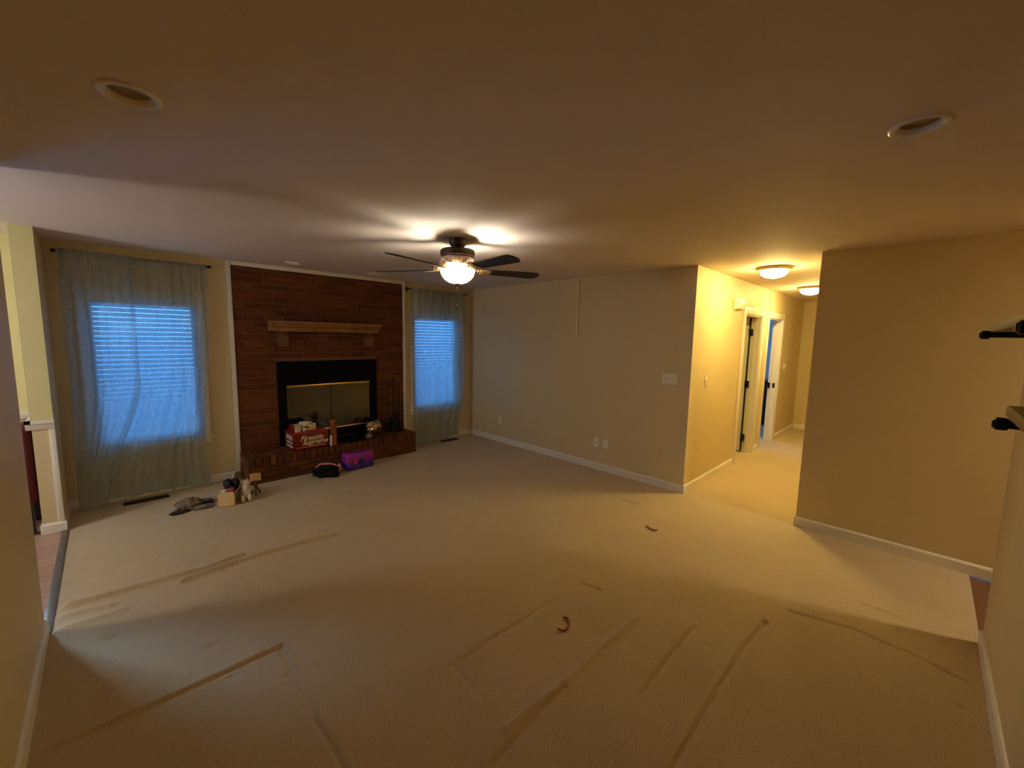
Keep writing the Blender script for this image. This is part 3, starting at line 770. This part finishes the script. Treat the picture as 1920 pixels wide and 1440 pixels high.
plate('light_switch', 'single ivory switch on the bright yellow lit hall wall', 'light switch', (5.168, HY1, 1.214), '-y', .07, .115, 'light switches', 1)
plate('light_switch', 'double switch at the far end of the hallway past both doors', 'light switch', (8.745, HY1, 1.239), '-y', .115, .115, 'light switches', 2)
ch = thing('door_chime', 'cream door chime box high on the hall wall', 'door chime', (6.05, HY1, 2.13))
k = MB(); k.box(5.94, HY1 - .055, 2.07, 6.17, HY1, 2.20, bev=.006); k.build('cover', 'plate', ch)
k = MB(); k.box(5.925, HY1 - .012, 2.06, 6.185, HY1, 2.21, bev=.003); k.build('backplate', 'plate', ch)

# pull cord by the right wall
pc = thing('pull_cord', 'white pull cord hanging from the ceiling against the tan wall', 'cord', (W - .03, 3.60, 1.685))
k = MB(); k.tube([(W - .03, 3.60 + .004 * math.sin(i * .9), 2.435 - .75 * i / 40) for i in range(41)], [.0048 + .0012 * (i % 2) for i in range(41)], 8); k.build('string', 'cord', pc)
k = MB(); k.lathe([(0, 0), (.010, 0), (.009, -.012), (.004, -.018), (0, -.018)], (W - .03, 3.60, H), 14); k.build('ceiling_eye', 'plate', pc)

# ------------------------------------------------------------------ floor registers
def register(x0, y0, x1, y1, label):
    t = thing('floor_register', label, 'floor vent', ((x0 + x1) / 2, (y0 + y1) / 2, 0), group='dark floor registers')
    k = MB(); k.box(x0, y0, .0, x1, y1, .007, bev=.003); k.build('frame', 'register', t)
    k = MB(); n = 22
    for i in range(n):
        a = x0 + .02 + (x1 - x0 - .04) * i / n; k.box(a, y0 + .015, .0065, a + .005, y1 - .015, .0105)
    k.build('louvre_grille', 'black', t, smooth=False)
register(.36, 5.60, .70, 5.705, 'dark floor register under the large left window')
register(4.02, 5.60, 4.345, 5.70, 'dark floor register under the right window by the corner')

# ------------------------------------------------------------------ things on the hearth
def text_obj(s, size, loc, shear, name, parent, m, rot=(math.pi / 2, 0, 0), ext=.0008, rz=0):
    cu = bpy.data.curves.new('t', 'FONT'); cu.body = s; cu.size = size; cu.shear = shear; cu.extrude = ext; cu.offset = .0012
    to = bpy.data.objects.new('t', cu); COL.objects.link(to); bpy.context.view_layer.update()
    me = bpy.data.meshes.new_from_object(to.evaluated_get(bpy.context.evaluated_depsgraph_get())); bpy.data.objects.remove(to)
    M3 = Matrix.Translation(loc) @ Matrix.Rotation(rot[0], 4, 'X')
    me.transform(M3); me.transform(world_of(parent).inverted()); me.materials.clear(); me.materials.append(MAT[m])
    o = bpy.data.objects.new(name, me); COL.objects.link(o); o.parent = parent; return o
cx0, cx1, cy0, cy1, cz0, cz1 = 1.822, 2.222, 5.455, 5.775, HZ + .001, HZ + .205
ct = thing('firelog_carton', 'red printed carton of fire logs on the brick hearth', 'carton', ((cx0 + cx1) / 2, (cy0 + cy1) / 2, cz0))
k = MB(); k.box(cx0, cy0, cz0, cx1, cy1, cz1 - .004, bev=.003); cbody = k.build('body', 'carton_red', ct)
k = MB(); k.box(cx0 - .002, cy0 - .002, cz1 - .006, cx1 + .002, (cy0 + cy1) / 2 - .002, cz1, bev=.0015); k.box(cx0 - .002, (cy0 + cy1) / 2 + .002, cz1 - .006, cx1 + .002, cy1 + .002, cz1, bev=.0015); k.build('lid_flaps', 'carton_top', ct)
text_obj('Fireside', .082, (cx0 + .075, cy0 - .0005, cz0 + .112), .35, 'lettering', cbody, 'letter')
text_obj('Supreme', .082, (cx0 + .095, cy0 - .0005, cz0 + .060), .35, 'lettering', cbody, 'letter')
k = MB(); k.box(cx0 + .03, cy0 - .001, cz0 + .028, cx1 - .03, cy0, cz0 + .036); k.box(cx0 + .16, cy0 - .001, cz0 + .04, cx1 - .06, cy0, cz0 + .046); k.build('printed_stripe', 'goldink', cbody, smooth=False)
k = MB()
for z in (.03, .075, .12, .15): k.box(cx0 - .001, cy0 + .03, cz0 + z, cx0, cy1 - .06, cz0 + z + .028)
k.build('side_print', 'sidelabel', cbody, smooth=False)
g = thing('small_box', 'small red and cream box at the left on top of the red carton', 'box', (1.86, 5.60, cz1))
k = MB(); k.box(1.835, 5.53, cz1 + .001, 1.865, 5.66, cz1 + .085, bev=.002); k.build('red_end', 'carton_red', g)
k = MB(); k.box(1.865, 5.53, cz1 + .001, 1.935, 5.66, cz1 + .082, bev=.002); k.build('sleeve', 'cream_card', g)
g = thing('round_lidded_gadget', 'cream gadget with a round lid and wire loop on the red carton', 'gadget', (2.0, 5.58, cz1))
k = MB(); k.box(1.945, 5.545, cz1 + .001, 2.115, 5.665, cz1 + .085, bev=.012); k.build('case', 'cream', g)
k = MB(); k.lathe([(0, 0), (.068, 0), (.074, .006), (.072, .014), (.045, .022), (0, .025)], (2.005, 5.605, cz1 + .0855), 36); k.build('round_lid', 'plate', g)
k = MB(); k.tube([(2.06, 5.62, cz1 + .09), (2.11, 5.60, cz1 + .118), (2.17, 5.58, cz1 + .09), (2.225, 5.555, cz1 + .05), (2.235, 5.55, cz1 + .03), (2.215, 5.545, cz1 + .012), (2.15, 5.54, cz1 + .006)], .004, 8); k.build('wire_loop', 'metalstrip', g)
k = MB(); k.box(1.952, 5.530, cz1 + .002, 1.995, 5.5445, cz1 + .042, bev=.006); k.build('white_knob', 'plate', g)
k = MB(); k.tube([(1.98, 5.543, cz1 + .052), (2.01, 5.538, cz1 + .058), (2.02, 5.543, cz1 + .035)], .009, 8); k.build('dark_slot', 'brownwood', g)
k = MB(); k.lathe([(0, 0), (.040, 0), (.040, .005), (.038, .008), (.038, .280), (.040, .283), (.040, .315), (.038, .320), (0, .320)], (2.290, 5.475, HZ + .001), 28)
tag(k.build('brown_tube', 'amber'), 'tall slim brown tube standing beside the red carton', 'tube')
g = thing('utility_lighter', 'thin grey white lighter standing in front of the brown tube', 'lighter', (2.243, 5.437, HZ))
k = MB(); k.box(2.229, 5.424, HZ + .001, 2.257, 5.447, HZ + .135, bev=.006); k.build('body', 'whiteplastic', g)
k = MB(); k.lathe([(.009, 0), (.009, .03), (.007, .05), (0, .052)], (2.243, 5.436, HZ + .134), 14); k.build('tip', 'metalstrip', g)
k = MB(); k.lathe([(0, .003), (.15, .003), (.17, .012), (.178, .03), (.184, .03), (.176, .006), (.155, 0), (0, 0)], (2.55, 5.60, HZ + .004), 48, None)
tag(k.build('shallow_dish', 'black'), 'black shallow dish lying on the hearth below the glass door', 'dish')
# crumpled metallic shell
k = MB()
mt = Matrix.Rotation(math.radians(-24), 4, 'Y') @ Matrix.Rotation(math.radians(20), 4, 'X')
k.blob((2.90, 5.64, HZ + .105), (.115, .08, .095), amp=.18, freq=1.6, seed=5, sub=5, flat=HZ + .001, mtx=mt)
k.blob((2.825, 5.59, HZ + .165), (.055, .04, .035), amp=.3, freq=3, seed=2, sub=4, mtx=mt)
tag(k.build('crumpled_foil', 'foil', angle=180), 'crumpled shiny silver and gold foil piece on the hearth', 'foil')
k = MB(); k.blob((2.745, 5.462, HZ + .042), (.044, .044, .042), amp=.04, freq=3, seed=3, sub=4, flat=HZ + .001)
tag(k.build('pewter_ball', 'ball', angle=180), 'small dull metal ball beside the crumpled foil', 'ball')
# fireplace tool set
ft = thing('fireplace_tool_set', 'black fireplace tool set standing at the right end of the hearth', 'fireplace tools', (3.22, 5.68, HZ))
k = MB(); k.lathe([(0, 0), (.10, 0), (.10, .012), (.04, .022), (.014, .04), (0, .04)], (3.22, 5.68, HZ + .001), 28); k.build('base', 'black', ft)
k = MB(); k.tube([(3.22, 5.68, HZ + .03), (3.22, 5.68, 1.0)], .009, 10); k.lathe([(.0, 0), (.016, .01), (.02, .03), (.012, .055), (0, .07)], (3.22, 5.68, .99), 16); k.build('post', 'black', ft)
k = MB(); k.tube([(3.12, 5.68, .93), (3.22, 5.68, .955), (3.33, 5.68, .93)], .006, 8); k.tube([(3.22, 5.60, .93), (3.22, 5.68, .955)], .006, 8); k.build('hanger_arm', 'black', ft)
k = MB(); k.tube([(3.13, 5.675, .93), (3.14, 5.67, .50)], .006, 8); k.box(3.085, 5.655, HZ + .05, 3.195, 5.675, .50, bev=.008); k.build('shovel', 'black', ft)
k = MB(); k.tube([(3.22, 5.60, .93), (3.22, 5.615, .52)], .006, 8); k.lathe([(0, .24), (.02, .23), (.05, .16), (.08, 0), (0, 0)], (3.22, 5.60, HZ + .03), 18); k.build('brush', 'blackcloth', ft)
k = MB(); k.tube([(3.32, 5.68, .93), (3.30, 5.675, .40), (3.285, 5.66, HZ + .06)], .007, 8); k.tube([(3.305, 5.675, .45), (3.35, 5.665, .42), (3.345, 5.66, .36)], .006, 8); k.build('poker', 'black', ft)
k = MB(); k.tube([(3.405, 5.745, .78), (3.395, 5.72, .55), (3.37, 5.66, HZ + .008)], [.004, .006, .007], 8); k.blob((3.405, 5.746, .785), (.009, .009, .014), amp=0, sub=2)
tag(k.build('leaning_poker', 'black'), 'thin black poker leaning at the right edge of the brick', 'poker')

# ------------------------------------------------------------------ things on the carpet by the hearth
tb = thing('toolbox', 'purple plastic toolbox on the carpet in front of the hearth', 'toolbox', (2.505, 5.275, 0), 0)
k = MB(); k.box(-.178, -.088, .004, .178, .088, .100, bev=.030, seg=4); k.build('bottom_shell', 'indigo', tb, local=True)
k = MB(); k.box(-.181, -.091, .076, .181, .091, .208, bev=.034, seg=4); tl = k.build('lid', 'magenta', tb, local=True)
k = MB(); k.tube([(-.055, 0, .206), (-.05, 0, .222), (.05, 0, .222), (.055, 0, .206)], .007, 8); k.build('handle', 'greyplastic', tl, local=True)
k = MB(); k.box(-.085, -.099, .072, -.045, -.089, .135, bev=.008); k.build('latch', 'redplastic', tl, local=True)
k = MB(); k.lathe([(0, 0), (.03, 0), (.032, .006), (.02, .01), (0, .01)], (0, 0, 0), 24, Matrix.Translation((.0, -.090, .108)) @ Matrix.Rotation(math.pi / 2, 4, 'X')); k.build('round_latch', 'navyplastic', tl, local=True)
bg_ = thing('black_bag', 'slumped black cloth bag with pink lining left of the purple toolbox', 'bag', (2.10, 5.26, 0))
k = MB(); k.blob((2.09, 5.22, .06), (.135, .10, .062), amp=.35, freq=2.2, seed=11, sub=5, flat=.004); k.blob((2.15, 5.14, .035), (.06, .08, .036), amp=.3, freq=2, seed=4, sub=4, flat=.004); k.build('bag_body', 'blackcloth', bg_, angle=180)
k = MB(); k.tube([(1.99, 5.26, .112), (2.05, 5.285, .128), (2.13, 5.28, .125), (2.2, 5.26, .108), (2.235, 5.22, .085)], [.006, .016, .012, .010, .006], 10); k.build('pink_trim', 'pink', bg_)
k = MB(); k.blob((2.243, 5.205, .07), (.016, .022, .055), amp=.3, freq=2, seed=8, sub=3, flat=.004); k.build('pink_lining', 'pink', bg_, angle=180)

cr = thing('slatted_crate', 'small wooden crate with a rounded pale end panel and slatted sides', 'crate', (1.07, 4.965, 0), math.radians(-25))
CRM = Matrix.Translation((1.07, 4.965, 0)) @ Matrix.Rotation(math.radians(-25), 4, 'Z')
def crp(x, y, z): return CRM @ Vector((x, y, z))
def rrect(w, h, r, z0):
    pts = []
    for cx, cz, a0 in ((w / 2 - r, z0 + h - r, 0), (-w / 2 + r, z0 + h - r, 90), (-w / 2 + r, z0 + r, 180), (w / 2 - r, z0 + r, 270)):
        for j in range(7):
            a = math.radians(a0 + 15 * j); pts.append((cx + r * math.cos(a), cz + r * math.sin(a)))
    return pts
k = MB(); k.prism(rrect(.135, .135, .024, .004), 'y', -.012, 0); k.build('end_panel', 'pine', cr, local=True)
k = MB(); k.prism(rrect(.135, .135, .024, .004), 'y', .25, .262); k.build('end_panel', 'pine', cr, local=True)
for sx in (-1, 1):
    for j in range(3):
        k = MB(); k.box(sx * .066 - .004, 0, .022 + j * .042, sx * .066 + .004, .25, .044 + j * .042, bev=.001); k.build('slat', 'slat', cr, local=True)
k = MB(); k.box(-.06, 0, .006, .06, .25, .014); k.build('crate_floor', 'darkobj', cr, local=True)
g = thing('dark_bundle', 'dark lumpy bundle heaped in the wooden crate', 'bundle', crp(0, .13, .015), math.radians(-25))
k = MB(); k.box(-.05, .075, .02, .05, .235, .13, bev=.02, mtx=CRM); k.blob(crp(-.022, .15, .172), (.038, .07, .044), amp=.3, freq=2.5, seed=2, sub=4); k.build('back_lump', 'darkobj', g, angle=180)
k = MB(); k.blob(crp(.036, .165, .178), (.034, .06, .040), amp=.3, freq=2.5, seed=6, sub=4); k.build('side_lump', 'darkobj', g, angle=180)
k = MB(); k.box(.0, .01, .02, .055, .066, .160, bev=.002, mtx=CRM); tag(k.build('small_carton', 'redlabel'), 'dull red little carton poking out of the crate', 'box')
k = MB(); k.box(-.052, .01, .02, -.008, .06, .152, bev=.003, mtx=CRM); tag(k.build('small_packet', 'whiteplastic'), 'small white packet beside the red one in the crate', 'packet')
pl = thing('plush_figure', 'off white plush figure standing right of the wooden crate', 'soft toy', (1.225, 4.99, 0))
k = MB(); k.blob((1.245, 4.985, .095), (.036, .034, .075), amp=.25, freq=2.6, seed=3, sub=4, flat=.004); k.build('torso', 'plush', pl, angle=180)
k = MB(); k.blob((1.248, 4.99, .185), (.030, .030, .032), amp=.2, freq=2.5, seed=5, sub=4); k.build('head', 'plush', pl, angle=180)
for dx in (-.032, .022):
    k = MB(); k.blob((1.235 + dx, 4.955, .04), (.016, .02, .038), amp=.2, freq=2.5, seed=7, sub=3, flat=.004); k.build('leg', 'plate', pl, angle=180)
k = MB(); k.blob((1.285, 5.01, .11), (.03, .02, .022), amp=.25, freq=3, seed=9, sub=3, mtx=Matrix.Rotation(.5, 4, 'Y')); k.build('arm', 'plush', pl, angle=180)
tr = thing('carved_tripod', 'small brown three legged wooden stand beside the plush figure', 'stand', (1.345, 5.10, 0))
k = MB(); k.lathe([(0, .075), (.014, .08), (.018, .10), (.010, .115), (.016, .13), (.012, .145), (0, .15)], (1.345, 5.10, 0), 16); k.build('neck', 'brownwood', tr)
for a in (20, 140, 260):
    c, s = math.cos(math.radians(a)), math.sin(math.radians(a))
    k = MB(); k.tube([(1.345, 5.10, .095), (1.345 + .025 * c, 5.10 + .025 * s, .06), (1.345 + .045 * c, 5.10 + .045 * s, .008)], [.010, .009, .008], 8); k.build('leg', 'brownwood', tr)
k = MB()
def paper(u, v): return (1.362 + .108 * u, HYF - .006 - .004 * math.sin(u * 3) - .003 * v, .045 + .088 * v + .006 * math.sin(u * 4))
k.grid(paper, 12, 8)
po = k.build('peach_note', 'peach', angle=180); sd = po.modifiers.new('thick', 'SOLIDIFY'); sd.thickness = .0015
tag(po, 'peach paper square stuck on the left front of the hearth', 'note')
k = MB(); k.lathe([(0, 0), (.048, 0), (.052, .004), (.052, .018), (.047, .022), (.02, .016), (0, .016)], (0, 0, 0), 32, Matrix.Translation((1.295, 5.72, .054)) @ Matrix.Rotation(math.radians(-60), 4, 'Z') @ Matrix.Rotation(math.radians(82), 4, 'Y'))
tag(k.build('round_disc', 'cream'), 'round cream disc propped by the baseboard left of the hearth', 'disc')

# rag heap and navy wallet left of the crate
rg = thing('crumpled_clothing', 'crumpled grey brown clothing heap on the carpet under the left window', 'clothing', (.80, 5.10, 0))
k = MB(); k.blob((.80, 5.14, .045), (.095, .085, .055), amp=.28, freq=2.3, seed=14, sub=5, flat=.006); k.build('hood', 'greycloth', rg, angle=180)
k = MB(); k.blob((.73, 5.07, .012), (.09, .045, .010), amp=.25, freq=2, seed=3, sub=4, flat=.003, mtx=Matrix.Rotation(.35, 4, 'Z')); k.build('dark_lining', 'browncloth', rg, angle=180)
k = MB(); k.blob((.895, 5.055, .018), (.085, .040, .016), amp=.3, freq=2.2, seed=21, sub=4, flat=.003, mtx=Matrix.Rotation(.2, 4, 'Z')); k.build('sleeve', 'greycloth', rg, angle=180)
k = MB(); k.box(.80, 4.998, .004, .87, 5.006, .010, bev=.002); tag(k.build('white_stick', 'plate'), 'short white stick lying in front of the grey clothing heap', 'stick')
wl = thing('navy_wallet', 'navy vinyl wallet with a white stripe beside the crate', 'wallet', (.944, 5.185, .001), math.radians(4))
k = MB(); k.box(-.047, -.05, 0, .047, .05, .032, bev=.008, seg=3); k.build('cover', 'navy', wl, local=True)
k = MB(); k.box(-.040, -.004, .0315, .040, .004, .0335, mtx=Matrix.Rotation(math.radians(45), 4, 'Z')); k.build('stripe', 'plate', wl, local=True, smooth=False)

# two bits of red brown rubber strip
def strip(pts, label):
    k = MB(); k.tube(pts, [.0045] + [.006] * (len(pts) - 2) + [.004], 10)
    tag(k.build('rubber_strip', 'worm', angle=180), label, 'rubber strip', 'red brown rubber strips on the carpet')
def curve(pts, n=5):
    out = []; P = [Vector((x, y, .010)) for x, y in pts]; P = [P[0]] + P + [P[-1]]
    for i in range(1, len(P) - 2):
        for j in range(n):
            t = j / n; a, b, c, d = P[i - 1], P[i], P[i + 1], P[i + 2]
            out.append(.5 * ((2 * b) + (c - a) * t + (2 * a - 5 * b + 4 * c - d) * t * t + (3 * b - a - 3 * c + d) * t ** 3))
    return out + [P[-1]]
WORM1 = [(3.678, 1.997), (3.668, 1.968), (3.655, 1.935), (3.655, 1.905), (3.68, 1.890)]
WORM2 = [(2.172, 1.745), (2.186, 1.727), (2.172, 1.703), (2.130, 1.672), (2.090, 1.672), (2.078, 1.690), (2.078, 1.708)]
strip(curve(WORM1), 'curved red brown strip on the carpet nearer the hallway')
strip(curve(WORM2), 'hooked red brown strip on the carpet nearest the camera')

# ------------------------------------------------------------------ pipe shelves on the near wall
def shelf(x0, x1, zb, label, brackets):
    t = thing('pipe_shelf', label, 'shelf', ((x0 + x1) / 2, 0, zb), group='wooden shelves on iron pipe brackets')
    bx('board', (x0, .004, zb, x1, .175, zb + .034), 'shelfwood', t, bev=.003)
    for xb in brackets:
        k = MB(); r = .0125; zc = zb - r - .001
        k.tube([(xb, .004, zc), (xb, .195, zc)], r, 14)
        k.lathe([(0, 0), (.034, 0), (.034, .006), (.018, .010), (.018, .022), (0, .022)], (0, 0, 0), 24, Matrix.Translation((xb, .001, zc)) @ Matrix.Rotation(-math.pi / 2, 4, 'X'))
        k.lathe([(0, -.004), (.017, -.002), (.019, .006), (.019, .022), (.010, .03), (0, .03)], (0, 0, 0), 20, Matrix.Translation((xb, .178, zc)) @ Matrix.Rotation(-math.pi / 2, 4, 'X'))
        k.build('pipe_bracket', 'pipe', t)
shelf(1.15, 3.36, 1.729, 'upper wooden shelf on black pipe brackets at the right edge', (3.14, 2.02))
shelf(1.15, 2.30, 1.452, 'lower wooden shelf on black pipe brackets at the right edge', (2.20, 1.35))

# ------------------------------------------------------------------ dining chair beyond the pier
dc = thing('dining_chair', 'burgundy upholstered chair glimpsed behind the pier in the dining room', 'chair', (-.392, 5.53, 0), math.radians(0))
k = MB(); k.box(-.24, -.23, .36, .24, .23, .47, bev=.03, seg=3); k.build('seat', 'burgundy', dc, local=True)
k = MB(); k.box(.17, -.23, .26, .26, .23, .88, bev=.03, seg=3); k.build('backrest', 'burgundy', dc, local=True)
for sx in (-.20, .21):
    for sy in (-.19, .19):
        k = MB(); k.prism([(sx - .022, sy - .022), (sx + .022, sy - .022), (sx + .022, sy + .022), (sx - .022, sy + .022)], 'z', .0, .37); k.build('leg', 'chairleg', dc, local=True, smooth=False)
# bedroom dresser glimpsed through the far door
dr = thing('dresser', 'black brown dresser glimpsed through the far hall door', 'dresser', (9.85, 3.2, 0))
k = MB(); k.box(9.62, 2.45, .04, 10.2, 3.6, .86, bev=.006); k.build('carcass', 'dresser', dr)
k = MB(); k.box(9.59, 2.42, .86, 10.22, 3.63, .89, bev=.006); k.build('top', 'dresser', dr)
for j in range(3):
    k = MB(); k.box(9.605, 2.49, .08 + j * .26, 9.625, 3.56, .31 + j * .26, bev=.004); dw = k.build('drawer', 'dresser', dr)
    k = MB(); k.box(9.59, 2.9, .19 + j * .26, 9.605, 3.15, .205 + j * .26); k.build('pull', 'metalstrip', dw, smooth=False)
